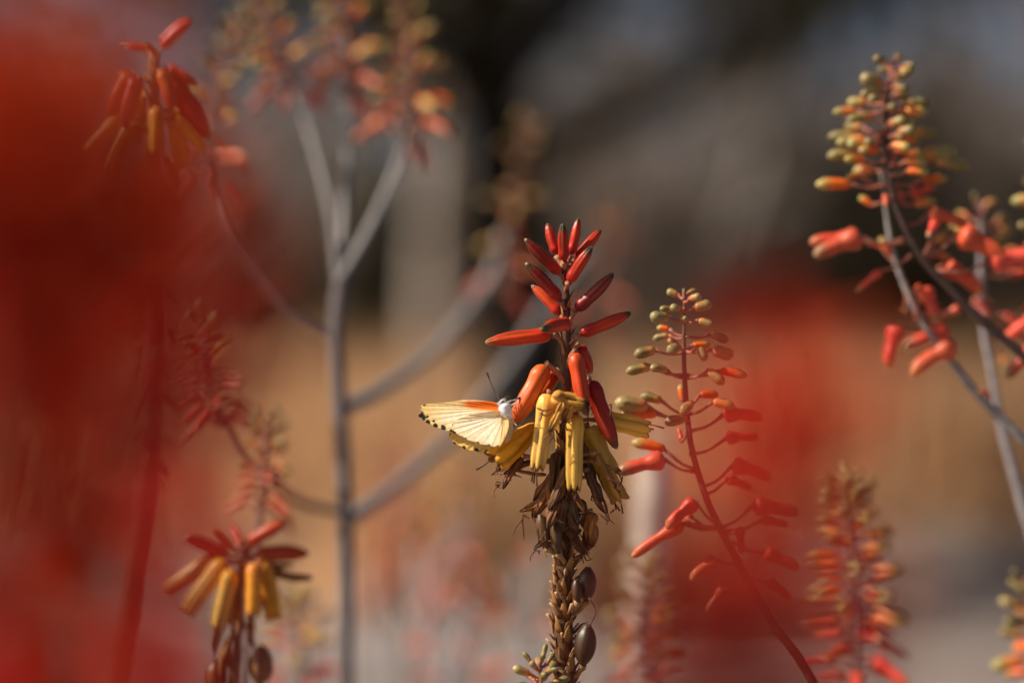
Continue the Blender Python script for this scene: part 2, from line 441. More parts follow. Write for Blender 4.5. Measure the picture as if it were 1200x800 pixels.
for i, (px, dd, sc_, lb) in enumerate([(470, 19, .95, 'dark bush added as thicket shade left of the slim pale tree'), (690, 20, .9, 'dark bush added as thicket shade just right of the dark trunk'), (880, 21, 1.0, 'dark bush added as thicket shade behind the leaning grey tree'), (1030, 19, 1.05, 'dark bush added as thicket shade behind the coral right hand racemes'), (1165, 22, 1.1, 'dark bush added as thicket shade beyond the crossing grey stalks'), (300, 21, .9, 'dark bush added as thicket shade seen past the thin arching branch')]):
    put_tree(SH, fx(px, dd), dd, lb, 'shade_bush', rz=i*1.3, sc=sc_, cat='bush', group='dark bushes added as shade at the edge of the thicket')
spots = [(90, 24, 0), (250, 21, 1), (400, 30, 2), (700, 19, 1), (760, 26, 2), (900, 22, 0), (960, 30, 1), (1060, 20, 1), (1130, 27, 0), (1230, 22, 2), (560, 36, 1), (20, 33, 2), (840, 40, 0), (1010, 40, 2), (300, 42, 0), (660, 42, 2), (-60, 20, 1)]
for i, (px, dd, k) in enumerate(spots):
    put_tree(TB[k], fx(px, dd), dd, 'grey brown leafless bushveld tree in the thicket behind the grass', 'thicket_tree', rz=i*1.9, sc=.66+.3*rnd.random(), group='thicket trees behind the grass')

# ------------------------------------------------------------------ butterfly
def build_butterfly():
    D = FOCUS-.010
    def zc(x, y, dz=0.): return at(480+x/6.667, 430+y/6.667, D+dz+max(0, 715-x)*.000045*.62)
    th = thing('butterfly', 'cream and yellow butterfly with black spotted wing margins clinging to the aloe', 'butterfly', zc(745, 340))
    WHT = (.92, .90, .88)
    # body: head, thorax and abdomen in one surface
    pts = [zc(712, 262, -.0016), zc(722, 275, -.0018), zc(735, 298, -.0020), zc(752, 335, -.0020), zc(768, 375, -.0012), zc(778, 420), zc(780, 480), zc(768, 545), zc(756, 590)]
    pts = spline(pts, 30)
    prof = [(0, .3), (.05, 1.0), (.10, 1.15), (.15, .95), (.19, .9), (.28, 1.75), (.40, 1.7), (.50, 1.0), (.7, 1.1), (.9, .8), (1, .2)]
    def bc(t): return lerp(WHT, (.62, .50, .28), sstep(.45, .7, t)) if t > .12 else lerp((.25, .22, .2), WHT, sstep(.02, .1, t))
    body = link('body', MB().tube(pts, [.00125*interp(prof, i/29) for i in range(30)], 14, bc, wob=.25).mesh('body', M_FUR), th)
    fur = MB(); rr = random.Random(4)
    for i in range(420):
        s = rr.uniform(.03, .48); p, t = path_at(pts, s); r = .00125*interp(prof, s)
        o = Vector((rr.gauss(0, 1), rr.gauss(0, 1), rr.gauss(0, 1))); o = (o-t*o.dot(t)).normalized()
        a = p+o*r*.8; l = rr.uniform(.0005, .0011); b = a+(o+t*rr.uniform(-.6, .9)).normalized()*l
        fur.tube([a, b], [.00005, .00002], 3, lerp(WHT, (.55, .52, .5), rr.random()), False, False)
    link('hair', fur.mesh('hair', M_FUR), body)
    for dz in (-1, 1):
        eye = MB(); c = zc(722, 276, -.0018)+Vector((.0001, dz*.0009, 0))
        eye.tube([c+Vector((0, 0, q*.00065)) for q in (-1, -.7, 0, .7, 1)], [.0001, .0005, .00068, .0005, .0001], 10, (.05, .05, .03))
        link('eye', eye.mesh('eye', M_CAPS), body)
    # antennae with clubs
    for tip, dz, mid in (((600, 35), -.001, (655, 165)), ((868, 236), .003, (790, 262))):
        P = spline([zc(706, 264), zc(*mid, dz*.5), zc(*tip, dz)], 16)
        rad = [.00015]*12+[.0002, .00032, .00038, .0002]
        link('antenna', MB().tube(P, rad, 6, lambda t: (.05, .035, .03) if t > .3 else (.20, .16, .14)).mesh('antenna', M_STEM), th)
    P = spline([zc(712, 262), zc(745, 235, -.002), zc(772, 228, -.003), zc(800, 262, -.003), zc(822, 330, -.002)], 12)
    link('proboscis', MB().tube(P, .00009, 6, (.06, .04, .03)).mesh('proboscis', M_STEM), th)
    for a, b, c, dz in (((740, 285), (800, 262), (850, 250), .001), ((755, 330), (795, 300), (832, 275), -.002), ((760, 350), (800, 345), (840, 350), .002), ((770, 395), (810, 420), (835, 460), -.002)):
        P = spline([zc(*a), zc(*b, dz), zc(*c, dz*2)], 8)
        link('leg', MB().tube(P, [.00035, .0003, .00028, .00025, .00022, .0002, .00016, .00012], 6, (.62, .58, .56)).mesh('leg', M_FUR), th)
    CRE = (.90, .72, .38); WCR = (.93, .85, .68); YE = (.85, .56, .13); OR = (.85, .20, .008); BLK = (.018, .014, .012)
    def wing(name, root, outline, dz, colf, spots, pleat, nveins, bow, edge):
        spots = [(a, b, c*1.2) for a, b, c in spots]
        O = [Vector((x, y, 0)) for x, y in outline]
        B = spline(O, 240); rt = Vector((root[0], root[1], 0))
        nr = 70; rows = []; cols = []
        for j in range(nr+1):
            t = (j/nr)**.9; r = []; c = []
            for i, q in enumerate(B):
                u = i/(len(B)-1)
                p = rt.lerp(q, .02+.98*t)
                # fold relief between veins, fading to the root, scalloped margin
                ph = u*nveins*2*math.pi+math.sin(u*9)*1.2
                rel = pleat*math.sin(ph)*sstep(.08, .5, t)*(1-.25*sstep(.8, 1, t))+pleat*.35*math.sin(ph*2.3+1)*sstep(.3, .7, t)
                if t > .9: p = rt.lerp(q, .02+.98*t-.010*edge*(1-math.cos(ph))*(t-.9)*10)
                w = zc(p.x, p.y)
                w.y += dz+rel+bow*math.sin(t*1.9)*t
                k = colf(p.x, p.y, t, u)
                ridge = max(0., math.cos(ph-.6))**14*sstep(.15, .35, t)
                k = lerp(k, tuple(min(.9, x*1.12+.03) for x in k), ridge*.9)
                k = lerp(k, tuple(x*.78 for x in k), max(0., math.cos(ph+2.4))**10*.18*sstep(.25, .5, t))  # light ridges and dark lines put the fold shading into the colour
                for sx, sy, sr in spots:
                    dd = math.hypot(p.x-sx, p.y-sy)+4*mnoise.noise(Vector((p.x*.06, p.y*.06, sr)))
                    k = lerp(BLK, k, sstep(sr*.75, sr*1.15, dd))
                r.append(w); c.append(k)
            rows.append(r); cols.append(c)
        mb = MB().grid(rows, cols)
        me = mb.mesh(name, M_WING)
        ob = link(name, me, th)
        s = ob.modifiers.new('thickness', 'SOLIDIFY'); s.thickness = .00006
        return ob
    fore = [(700, 300), (680, 284), (600, 270), (500, 262), (400, 264), (300, 272), (200, 283), (120, 289), (88, 300), (80, 322), (86, 345), (68, 378), (92, 408), (140, 438), (200, 470), (260, 490), (320, 505), (380, 520), (520, 500), (650, 420), (715, 350)]
    hind = [(715, 338), (640, 340), (560, 352), (470, 368), (400, 392), (345, 422), (326, 452), (334, 488), (375, 522), (430, 556), (530, 594), (620, 612), (690, 622), (722, 596), (756, 530), (776, 460), (772, 400), (745, 350)]
    farh = [(700, 380), (560, 380), (400, 430), (320, 490), (300, 520), (312, 566), (348, 602), (420, 643), (520, 668), (600, 678), (650, 684), (690, 650), (740, 560), (770, 460), (745, 380)]
    def cf(x, y, t, u):
        k = lerp(CRE, WCR, sstep(120, 420, x)*sstep(290, 400, y))
        k = lerp(k, YE, sstep(.72, .97, t)*.55)
        o = sstep(330, 530, x)*(1-sstep(306, 356, y-(x-560)*.10))
        k = lerp(k, lerp(YE, OR, sstep(.15, .7, o)), min(1, o*1.3))
        return lerp(k, WCR, (1-sstep(1, 8, y-(262 if x > 330 else 262+(330-x)*.11)))*.6)
    def ch(x, y, t, u):
        k = lerp(WCR, CRE, .25+.35*mnoise.noise(Vector((x*.012, y*.012, 0))))
        k = lerp(k, YE, sstep(640, 770, x)*.75)
        return lerp(k, YE, sstep(.82, 1, t)*.35)
    def cfar(x, y, t, u): return lerp((.80, .60, .22), YE, sstep(.7, 1, t))
    wing('forewing', (715, 322), fore, .0004, cf, [(84, 320, 9), (117, 293, 10), (88, 368, 24), (108, 396, 20), (142, 432, 19), (202, 458, 18), (266, 474, 17), (258, 460, 10), (190, 420, 9), (140, 387, 9), (332, 497, 16), (352, 512, 10)], .00007, 13, -.0012, 1)
    wing('hindwing', (742, 375), hind, -.0006, ch, [(330, 456, 9), (345, 510, 9), (436, 560, 11), (532, 595, 13), (622, 611, 12), (690, 616, 10)], .00009, 15, -.0022, 1.4)
    wing('hindwing', (745, 400), farh, .0022, cfar, [(310, 525, 9), (346, 599, 12), (423, 634, 15), (520, 653, 17), (603, 664, 15)], .00020, 12, .0008, 1.6)
    wing('forewing', (715, 330), [(x, y-3+(8 if x < 400 else 0)) for x, y in fore], .0030, cf, [(88, 372, 22), (142, 436, 18), (202, 464, 18), (266, 480, 17)], .00018, 11, .0010, 1)
build_butterfly()

# ------------------------------------------------------------------ main flower spike
def build_main():
    g = at(655, 400, .86); root = thing('aloe_flower_spike', 'sharp red and yellow aloe flower spike that the butterfly clings to', 'flower spike', (g.x, g.y, 0))
    ST = (.10, .034, .018)
    pts = [(g.x, g.y, -.02), (g.x-.004, g.y, .5), at(662, 900), at(661, 800), at(661, 700), at(662, 600), at(665, 500), at(664, 410), at(664, 350), at(661, 312), at(662, 292)]
    n = 90; P = spline(pts, n)
    def rad(p):
        y = 400-(p.z-CAM_H)/(K*FOCUS)
        return interp([(292, .0006), (320, .0011), (420, .0016), (560, .0023), (700, .0031), (800, .0034), (1400, .0045), (4000, .006)], y)
    def sc(t): return lerp((.10, .042, .016), ST, sstep(.5, .8, t))
    link('stem', MB().tube(P, [rad(p) for p in P], 14, sc, wob=.18).mesh('stem', M_STEM), root)
    def stem_at(py):
        z = at(0, py).z
        return min(spline(P, 600), key=lambda q: abs(q.z-z))
    SP = spline(P, 900)
    def stem_at(py):
        z = at(0, py).z
        return min(SP, key=lambda q: abs(q.z-z))
    def fl(b, t, w, curve, colf, dz=(0, 0), prof=PROF_MAIN, py=None, name='flower', open_=False, flare=0., xdir=None, rib=.10, seed=0, label=None, mat=None, wrinkle=0., ped=True, stamens=0, pr=.0008):
        rib = max(rib, .15)
        B = at(b[0], b[1], FOCUS+dz[0]); T = at(t[0], t[1], FOCUS+dz[1]); L = (T-B).length
        me = tube_flower(L, w*.5*K*FOCUS, prof, curve, colf, 30, 26, rib, open_, flare, seed, wrinkle).mesh(name, mat or M_PETAL)
        o = link(name, me, root, frame(B, T, xdir))
        if label: o['label'] = label
        if ped:
            s = stem_at(py if py else b[1]+10); dvec = (B-s)
            pedicel(o, s, B-(T-B).normalized()*.0006, pr, lerp((.34, .12, .07), (.40, .20, .10), rnd.random()), droop=Vector((0, 0, .0012)) if t[1] > b[1] else Vector((0, 0, -.0008)))
        for i in range(stamens):
            q = T+Vector((rnd.uniform(-1, 1), rnd.uniform(-1, 1), rnd.uniform(-.4, .4)))*w*.35*K*FOCUS
            dd = (T-B).normalized()
            e = q+dd*rnd.uniform(.001, .004)+Vector((rnd.uniform(-1, 1), rnd.uniform(-1, 1), rnd.uniform(-1, .3)))*.0012
            pp = spline([q-dd*.003, q, e], 6)
            link('stamen', MB().tube(pp, [.00022, .0002, .00018, .00018, .0003, .00035], 5, lerp((.16, .05, .02), (.05, .02, .012), rnd.random())).mesh('stamen', M_DRY), o)
        return o
    # upright buds at the tip
    cr = col_red
    fl((652, 298), (640, 262), 13, .03, cr((.46, .016, .006), RED, TIPD, .90), (.002, .004), xdir=(1, 0, 0), py=312)
    fl((661, 305), (659, 262), 13.5, .0, cr((.42, .015, .006), (.36, .014, .006), TIPD, .78), (-.003, -.005), py=314)
    fl((669, 298), (680, 256), 12.5, .05, cr(RED, (.52, .026, .006), TIPD, .88), (.0, .001), xdir=(-1, 0, .2), py=312)
    fl((674, 303), (706, 270), 13, .05, cr((.50, .025, .008), RED, TIPD, .88), (.003, .006), xdir=(0, 0, 1), py=316)
    fl((667, 330), (692, 288), 15, .04, cr((.55, .024, .006), RED, TIPD, .80), (-.004, -.007), xdir=(1, 0, 0), py=338)
    fl((656, 320), (613, 282), 15, .05, cr((.44, .016, .006), DRED, TIPD, .90), (-.001, -.003), xdir=(1, 0, 1), py=330)
    fl((656, 351), (618, 306), 16.5, .05, cr((.40, .016, .006), DRED, (.05, .04, .015), .82), (-.003, -.006), xdir=(-1, 0, -.6), py=362)
    fl((657, 368), (625, 332), 14, .06, cr((.56, .026, .01), (.60, .07, .018), TIPD, .9), (.004, .007), xdir=(-1, 0, -.4), py=378)
    fl((675, 363), (722, 323), 16.5, .06, cr(DRED, (.20, .006, .006), (.05, .035, .015), .88), (-.002, -.004), xdir=(0, 0, 1), py=378)  # maroon stands in for the shade on this bud
    fl((680, 391), (741, 369), 16.5, .045, cr((.46, .018, .006), (.56, .035, .007), TIPD, .88), (0, .001), xdir=(0, 0, 1), py=410)
    fl((666, 379), (634, 382), 17, .06, cr((.54, .028, .007), (.54, .028, .007), (.06, .055, .02), .80), (-.004, -.020), py=390)
    fl((646, 392), (568, 398), 19, .04, cr((.54, .028, .007), (.62, .055, .008), (.40, .30, .10), .95), (-.001, -.004), py=412)
    # hanging flowers below
    fl((678, 406), (694, 436), 18, .08, cr((.44, .02, .01), RED, TIPD, .95), (.006, .012), py=420)
    fl((674, 414), (684, 488), 20, -.05, cr((.68, .085, .016), (.58, .055, .010), (.16, .14, .03), .90), (-.006, -.010), xdir=(-1, 0, 0), py=428, label='bright orange flower hanging in front of the stem')
    fl((638, 428), (604, 504), 25, .09, cr((.74, .15, .022), ORANGE, (.18, .15, .04), .93), (-.003, -.006), xdir=(-1, 0, .2), py=452, pr=.001, label='broad orange flower beside the butterfly')
    fl((651, 436), (633, 466), 19, .05, cr((.56, .05, .01), ORANGE, ORANGE, .95), (.004, .006), xdir=(-1, 0, 0), py=450)
    fl((693, 446), (717, 528), 22, .07, cr((.34, .010, .006), (.32, .012, .006), (.07, .05, .02), .88), (-.002, -.003), xdir=(1, 0, 0), py=462, pr=.001, label='red flower darkened as if shaded, hanging right of the stem')  # shadow of the neighbouring flower put into a darker red
    # open yellow flowers
    op = col_open
    fl((641, 462), (632, 552), 23, -.03, op((.80, .44, .08), PALEY, .35), (-.007, -.011), PROF_OPEN, 470, open_=True, flare=.06, rib=.26, stamens=4, xdir=(1, 0, 0))
    fl((674, 486), (671, 576), 23, .02, op((.74, .40, .05), (.80, .48, .09), .45), (-.008, -.011), PROF_OPEN, 496, open_=True, flare=.06, rib=.26, stamens=5, xdir=(1, 0, 0))
    fl((628, 498), (579, 543), 36, .04, op((.74, .36, .02), (.86, .40, .014), .15), (.0, -.004), [(0, .25), (.1, .5), (.3, .72), (.6, .95), (.85, 1.0), (1, .75)], 490, open_=True, flare=.25, rib=.18, seed=2, wrinkle=.15, stamens=5, xdir=(0, 0, 1))
    fl((704, 492), (762, 500), 25, .06, op((.75, .46, .05), (.80, .52, .06), .3), (.004, .006), PROF_OPEN, 500, open_=True, flare=.25, rib=.18, stamens=3, wrinkle=.12)
    fl((690, 500), (712, 560), 30, .06, op((.62, .40, .06), (.62, .36, .05), .6), (.003, .003), PROF_OPEN, 510, open_=True, flare=.3, rib=.2, stamens=3, wrinkle=.2, xdir=(1, 0, 0))
    fl((704, 535), (724, 588), 24, .05, op((.62, .36, .05), (.50, .26, .04), .4), (.002, .004), PROF_OPEN, 540, open_=True, flare=.35, rib=.25, stamens=3, wrinkle=.3, xdir=(1, 0, 0))
    fl((650, 470), (664, 540), 16, .05, op((.50, .28, .05), (.42, .24, .05), .6), (.004, .004), PROF_OPEN, 480, open_=True, flare=.2, rib=.2, stamens=2, wrinkle=.3)
    # withered flowers
    dr = [((646, 466), (690, 478), 20, -.012, (.70, .36, .05), (.42, .18, .04)), ((660, 470), (646, 508), 9, -.014, (.72, .36, .05), (.55, .25, .04)), ((672, 470), (664, 496), 9, -.013, (.65, .30, .05), (.40, .18, .03)),
          ((612, 536), (584, 568), 9, -.002, (.30, .10, .03), (.12, .04, .02)), ((622, 540), (590, 556), 8, -.001, (.22, .08, .02), (.10, .04, .02)), ((640, 556), (600, 556), 5, .001, (.45, .2, .05), (.3, .12, .03)),
          ((652, 560), (622, 606), 14, -.004, (.38, .14, .03), (.16, .06, .02)), ((655, 570), (636, 624), 17, -.006, (.26, .10, .03), (.10, .05, .02)), ((648, 556), (628, 590), 12, .002, (.50, .20, .04), (.25, .09, .02)),
          ((660, 580), (648, 634), 14, -.008, (.16, .08, .03), (.08, .04, .02)), ((668, 580), (672, 630), 13, -.007, (.12, .07, .03), (.07, .04, .02)), ((676, 585), (690, 625), 15, .003, (.20, .10, .03), (.10, .05, .02)), ((690, 560), (712, 602), 12, -.002, (.30, .13, .03), (.12, .05, .02)),
          ((698, 540), (726, 556), 6, -.004, (.60, .32, .08), (.40, .18, .05)), ((700, 532), (724, 572), 7, -.006, (.42, .2, .05), (.2, .09, .03)), ((694, 600), (686, 640), 17, -.002, (.42, .17, .03), (.16, .07, .02)), ((690, 552), (706, 590), 10, -.007, (.16, .07, .03), (.08, .03, .02)),
          ((652, 530), (648, 580), 13, -.002, (.24, .11, .03), (.10, .05, .02)), ((660, 520), (658, 575), 14, .004, (.20, .10, .03), (.08, .04, .02)), ((684, 520), (694, 580), 13, .001, (.20, .09, .03), (.09, .04, .02)), ((640, 584), (612, 604), 9, -.003, (.45, .17, .03), (.25, .09, .02)), ((666, 545), (650, 600), 12, -.009, (.30, .13, .03), (.12, .05, .02))]
    for i in range(16):
        px = 662+max(-20, min(20, rnd.gauss(0, 15))); py = 566+i*4.2; sgn = 1 if px > 662 else -1
        dr.append(((662+(px-662)*.4, py-10), (px+sgn*rnd.uniform(3, 14), py+rnd.uniform(12, 26)), rnd.uniform(6, 12), rnd.uniform(-.010, .002), rnd.choice(((.50, .20, .035), (.30, .11, .03), (.16, .07, .025))), (.10, .04, .015)))
    for i, (b, t, wd, dz, c1, c2) in enumerate(dr):
        o = fl(b, t, wd, rnd.uniform(-.18, .18), col_dry(tuple(x*1.4 for x in c1), tuple(x*1.1 for x in c2), seed=i), (dz, dz+rnd.uniform(-.004, .003)), PROF_MAIN, name='withered_flower', rib=.38, seed=i, wrinkle=.65, mat=M_DRY, ped=i > 2, py=b[1]+12, pr=.0006)
        T = at(t[0], t[1], FOCUS+dz)
        for k in range(3):
            q = T+Vector((rnd.uniform(-1, 1), rnd.uniform(-1, 1), rnd.uniform(-.5, .5)))*.0012
            e = q+Vector((rnd.uniform(-1, 1), rnd.uniform(-1, 1), rnd.uniform(-1.6, .4)))*.0032
            m = (q+e)/2+Vector((rnd.uniform(-1, 1), rnd.uniform(-1, 1), rnd.uniform(-1, 1)))*.0012
            link('wisp', MB().tube(spline([q, m, e], 7), [.00028, .00026, .00022, .00022, .0002, .00018, .0001], 5, lerp((.25, .09, .03), (.06, .025, .015), rnd.random())).mesh('wisp', M_DRY), o)
    # curled filaments seen in the photograph
    for pp in ([(612, 608), (604, 618), (601, 627)], [(612, 604), (613, 620), (614, 632)], [(630, 618), (631, 630), (631, 637)], [(712, 560), (724, 566), (723, 573)], [(706, 588), (714, 610), (700, 600)], [(629, 478), (638, 481), (646, 479)], [(633, 484), (640, 487), (647, 483)], [(636, 480), (634, 490), (632, 493)], [(715, 488), (716, 474), (712, 476)], [(690, 700), (698, 715), (690, 735)]):
        link('filament', MB().tube(spline([at(x, y, FOCUS-.013) for x, y in pp], 10), [.0003]*8+[.0002, .0001], 5, (.14, .05, .025)).mesh('filament', M_DRY), root)
    # bracts: narrow papery scales pressed to the stem
    bm = MB().tube([(0, 0, 0), (.05, 0, .35), (.02, 0, .7), (.10, 0, 1)], [.16, .21, .13, .01], 8, lambda t: lerp((.32, .13, .036), (.48, .26, .09), t), flat=.35).mesh('bract', M_DRY)
    bm2 = MB().tube([(0, 0, 0), (.10, 0, .3), (.22, 0, .7), (.50, 0, .95)], [.14, .19, .12, .01], 8, lambda t: lerp((.22, .085, .03), (.38, .19, .07), t), flat=.4).mesh('bract_curled', M_DRY)
    for i in range(150):
        py = 304+i*5.6 if i < 92 else 600+(i-92)*3.7; p = stem_at(py); an = i*2.39996
        out = Vector((math.cos(an), math.sin(an), 0)); r = rad(p)
        L = interp([(300, .0030), (420, .0042), (600, .0058), (820, .0070)], py)*rnd.uniform(.7, 1.2)
        b = p+out*r*.85; t = b+(out*rnd.uniform(.12, .55)+Vector((0, 0, 1))).normalized()*L
        link('bract', rnd.choice((bm, bm2)), root, frame(b, t, out) @ Matrix.Diagonal((L, L, L, 1)))
    # old pedicel stumps
    pm = MB().tube([(0, 0, 0), (.1, 0, .5), (.25, 0, 1)], [.10, .075, .11], 7, lambda t: lerp((.24, .10, .035), (.50, .32, .17), sstep(.75, 1, t))).mesh('pedicel', M_STEM)
    for i in range(34):
        py = 612+i*5.6; p = stem_at(py); an = i*2.39996+1.1
        out = Vector((math.cos(an), math.sin(an), 0)); L = rnd.uniform(.004, .007)
        b = p+out*rad(p)*.8; t = b+(out*.45+Vector((0, 0, 1))).normalized()*L
        link('pedicel', pm, root, frame(b, t, out) @ Matrix.Diagonal((L, L, L, 1)))
    # seed capsules
    def capsule(c, wd, h, dz, py, col, tilt=(0, 0), name='seed_capsule'):
        C = at(c[0], c[1], FOCUS+dz); H = h*K*FOCUS; W = wd*.5*K*FOCUS
        mb = MB(); seg, ring = 24, 18; ax = Vector((tilt[0], 0, 1)).normalized()
        for i in range(ring+1):
            t = i/ring; rr = W*math.sin(math.pi*min(max(t, .03), .97))**.52
            for k in range(seg):
                an = 2*math.pi*k/seg
                q = rr*(1-.10*max(0, math.cos(3*an+.4))**5)
                mb.v.append(Vector((math.cos(an)*q, math.sin(an)*q, (t-.5)*H))); mb.c.append(lerp(col, (.20, .11, .05), max(0, math.cos(3*an+.4))**12*.5+(.5 if t > .95 else 0)))
        for i in range(ring):
            for k in range(seg):
                k2 = (k+1) % seg; mb.f.append((i*seg+k, i*seg+k2, (i+1)*seg+k2, (i+1)*seg+k))
        mb.f += [tuple(reversed(range(seg))), tuple(ring*seg+k for k in range(seg))]
        B = C-ax*H*.5
        o = link(name, mb.mesh(name, M_CAPS), root, frame(B, C, (1, 0, 0)) @ Matrix.Translation((0, 0, H*.5)))
        pedicel(o, stem_at(py), B, .0009, (.36, .20, .08), droop=Vector((.001, 0, -.001)))
        return o
    capsule((686, 755), 27, 48, -.004, 796, (.040, .022, .011), (.12, 0))
    capsule((688, 684), 24, 40, -.003, 722, (.050, .030, .012), (.06, 0))
    capsule((676, 692), 13, 26, -.007, 716, (.06, .025, .010), (-.1, 0), 'shrivelled_capsule')
    capsule((692, 628), 20, 34, .001, 655, (.12, .05, .014), (.25, 0))
    capsule((637, 622), 18, 40, -.006, 652, (.10, .045, .014), (-.22, 0))
    capsule((652, 628), 15, 40, -.008, 660, (.085, .04, .014), (-.08, 0))
build_main()

# ------------------------------------------------------------------ explicit racemes
def explicit_raceme(name, label, stem_px, d, foot, items, conv, r=(.0024, .0009), stemcol=(.16, .07, .05), pedr=.00055, off=.006):
    top = [at(*conv(x, y), d) for x, y in stem_px]
    pts = top+tail(top)
    root = thing(name, label, 'flower stalk', (pts[-1].x, pts[-1].y, 0))
    vis = sum((top[i+1]-top[i]).length for i in range(len(top)-1))
    n = 90; P = spline(pts, n); acc = [0.]
    for i in range(n-1): acc.append(acc[-1]+(P[i+1]-P[i]).length)
    rr = [r[1]*.55+(r[1]*.45+(r[0]-r[1])*min(1.3, a/vis))*min(1, a/vis*6) for a in acc]
    P.reverse(); rr.reverse()
    link('stem', MB().tube(P, rr, 12, stemcol, wob=.12).mesh('stem', M_STEM), root)
    for it in items:
        sx, sy, bx, by, tx, ty, kd = it[:7]; dz = it[7] if len(it) > 7 else rnd.uniform(-off, off)
        dt = it[8] if len(it) > 8 else dz*1.5
        S = at(*conv(sx, sy), d); B = at(*conv(bx, by), d+dz); T = at(*conv(tx, ty), d+dt)
        f = place(kd, B, T, root, xdir=(0, 0, -1) if kd in ('red',) else None, fat=1.08*it[9] if len(it) > 9 else (1.35 if (T-B).length < .006 else (1.2 if (T-B).length < .009 else (1.3 if kd == 'red' else .95))))
        L = (B-S).length
        pedicel(f, S, B, pedr, lerp((.40, .12, .075), (.33, .13, .09), rnd.random()), sag=.10)
    return root

z4 = lambda x, y: (700+x/2.354, 320+y/2.354)
it2 = [(240,72,222,60,192,50,'olive'),(240,66,240,60,239,42,'olive',.001),(240,68,250,55,272,44,'olive'),(241,80,256,70,287,66,'olive'),(240,105,268,95,316,87,'olive'),(240,105,205,100,173,95,'olive'),
 (240,100,226,97,204,96,'olive',-.004,-.007),(240,130,195,122,146,122,'olive'),(240,125,243,131,242,122,'olive',-.003,-.008,.8),(241,135,280,130,324,143,'olive'),(240,175,200,155,165,147,'orange',.003),(240,180,198,172,153,178,'olive'),
 (242,175,312,170,362,186,'olive'),(240,220,160,213,101,222,'olive'),(240,215,226,200,196,218,'olive',-.004,-.007),(243,220,280,205,302,240,'olive',-.005,-.007),(243,215,318,212,375,232,'olive'),(240,215,262,200,312,197,'orange',.004),
 (240,200,212,190,196,182,'orange',.005),(242,280,148,258,78,269,'olive'),(242,290,192,268,147,256,'olive',-.005,-.008),(245,290,308,268,352,303,'olive',-.004,-.007),(243,280,338,270,415,281,'orange'),(245,390,178,352,120,333,'olive',.002),
 (247,400,140,368,48,358,'olive'),(247,350,262,358,230,384,'olive',-.005,-.009),(255,365,283,336,336,333,'orange',.005),(252,390,320,355,382,363,'orange',-.003),(250,400,165,388,66,384,'orange',-.002),(250,408,242,402,187,407,'olive',-.005,-.009),
 (258,435,350,390,456,380,'red'),(255,500,357,455,445,444,'red'),(250,440,234,462,226,424,'red',.006,.008),(240,330,236,350,230,306,'orange',.006,.008),(270,540,188,485,96,460,'orange',.003),(270,548,186,513,52,540,'red',-.002,-.003,1.15),
 (290,590,375,530,480,545,'red'),(300,610,360,565,430,590,'red',.006),(330,690,272,630,182,690,'red',-.004,-.006,1.25),(335,705,238,690,88,770,'red',-.001,.001,.75),(335,700,240,672,300,700,'red',.006,.012),
 (345,700,430,640,555,650,'red'),(350,710,455,680,525,690,'red',.005),(360,720,392,700,402,770,'red',-.006,-.01),(372,740,460,770,560,800,'red'),(390,800,330,790,250,830,'red'),(400,820,470,850,540,890,'red'),(420,880,350,870,300,930,'red')]
f = at(1010, 400, .90)
explicit_raceme('aloe_flower_stalk', 'slender aloe raceme of olive green buds and coral flowers right of the butterfly spike', [(240, 45), (240, 120), (240, 260), (252, 420), (268, 510), (310, 640), (370, 760), (480, 960), (620, 1180)], .872, (f.x, f.y), it2, z4, r=(.0018, .0007))

z5 = lambda x, y: (920+x/2.667, 40+y/2.667)
it3 = [(335,100,345,85,360,60,'olive'),(333,110,320,95,302,75,'olive'),(330,125,360,118,402,112,'olive'),(328,135,345,130,365,122,'orange'),(326,150,300,148,236,140,'olive'),(322,165,345,160,352,148,'orange',-.004),(320,180,285,178,292,165,'olive',-.005),(318,200,275,192,238,184,'olive'),(316,215,255,212,195,218,'olive'),
 (314,240,225,242,150,238,'orange'),(314,235,262,252,192,268,'olive'),(316,225,345,240,328,222,'olive',-.006),(318,215,370,222,455,205,'olive'),(318,235,375,242,445,236,'orange'),(318,240,360,250,410,250,'olive'),(312,290,225,318,135,316,'olive'),(312,300,235,338,160,340,'olive'),(312,310,250,342,195,340,'orange',-.005),(312,330,222,375,132,378,'olive'),
 (312,300,280,345,250,335,'olive',-.006),(315,280,362,285,408,272,'olive'),(316,300,400,305,480,312,'olive'),(316,310,345,320,372,322,'olive',-.006),(316,320,370,330,420,326,'orange'),(318,360,372,378,440,368,'orange'),(320,370,430,375,535,370,'olive',.0),(322,400,470,395,575,408,'olive'),(330,420,345,370,400,352,'orange',.006),
 (318,470,205,470,96,464,'orange'),(335,480,228,440,195,445,'orange',.003),(335,500,270,535,235,505,'orange'),(338,470,430,455,505,448,'orange'),(340,480,395,500,470,470,'red',.004),(345,500,370,530,360,490,'red',.003),(345,520,405,530,470,515,'orange',.004),(340,510,312,505,318,535,'red',-.006),
 (375,650,236,632,86,682,'red',-.002,-.003,1.3),(372,640,215,640,78,632,'red',.004,.006,1.2),(430,700,470,590,448,630,'red',-.006,-.014,1.1),(380,600,450,562,575,575,'red',.003,.004,1.1),(420,700,545,625,708,690,'red',-.004,-.006,1.4),(395,690,298,740,220,802,'red',.002,.002,.8),
 (470,740,640,712,790,665,'red',-.004,-.006,1.4),(520,800,500,725,625,788,'red',.003,.004,1.3),(430,700,480,690,520,700,'orange',.005),(420,700,470,650,530,610,'olive',.006)]
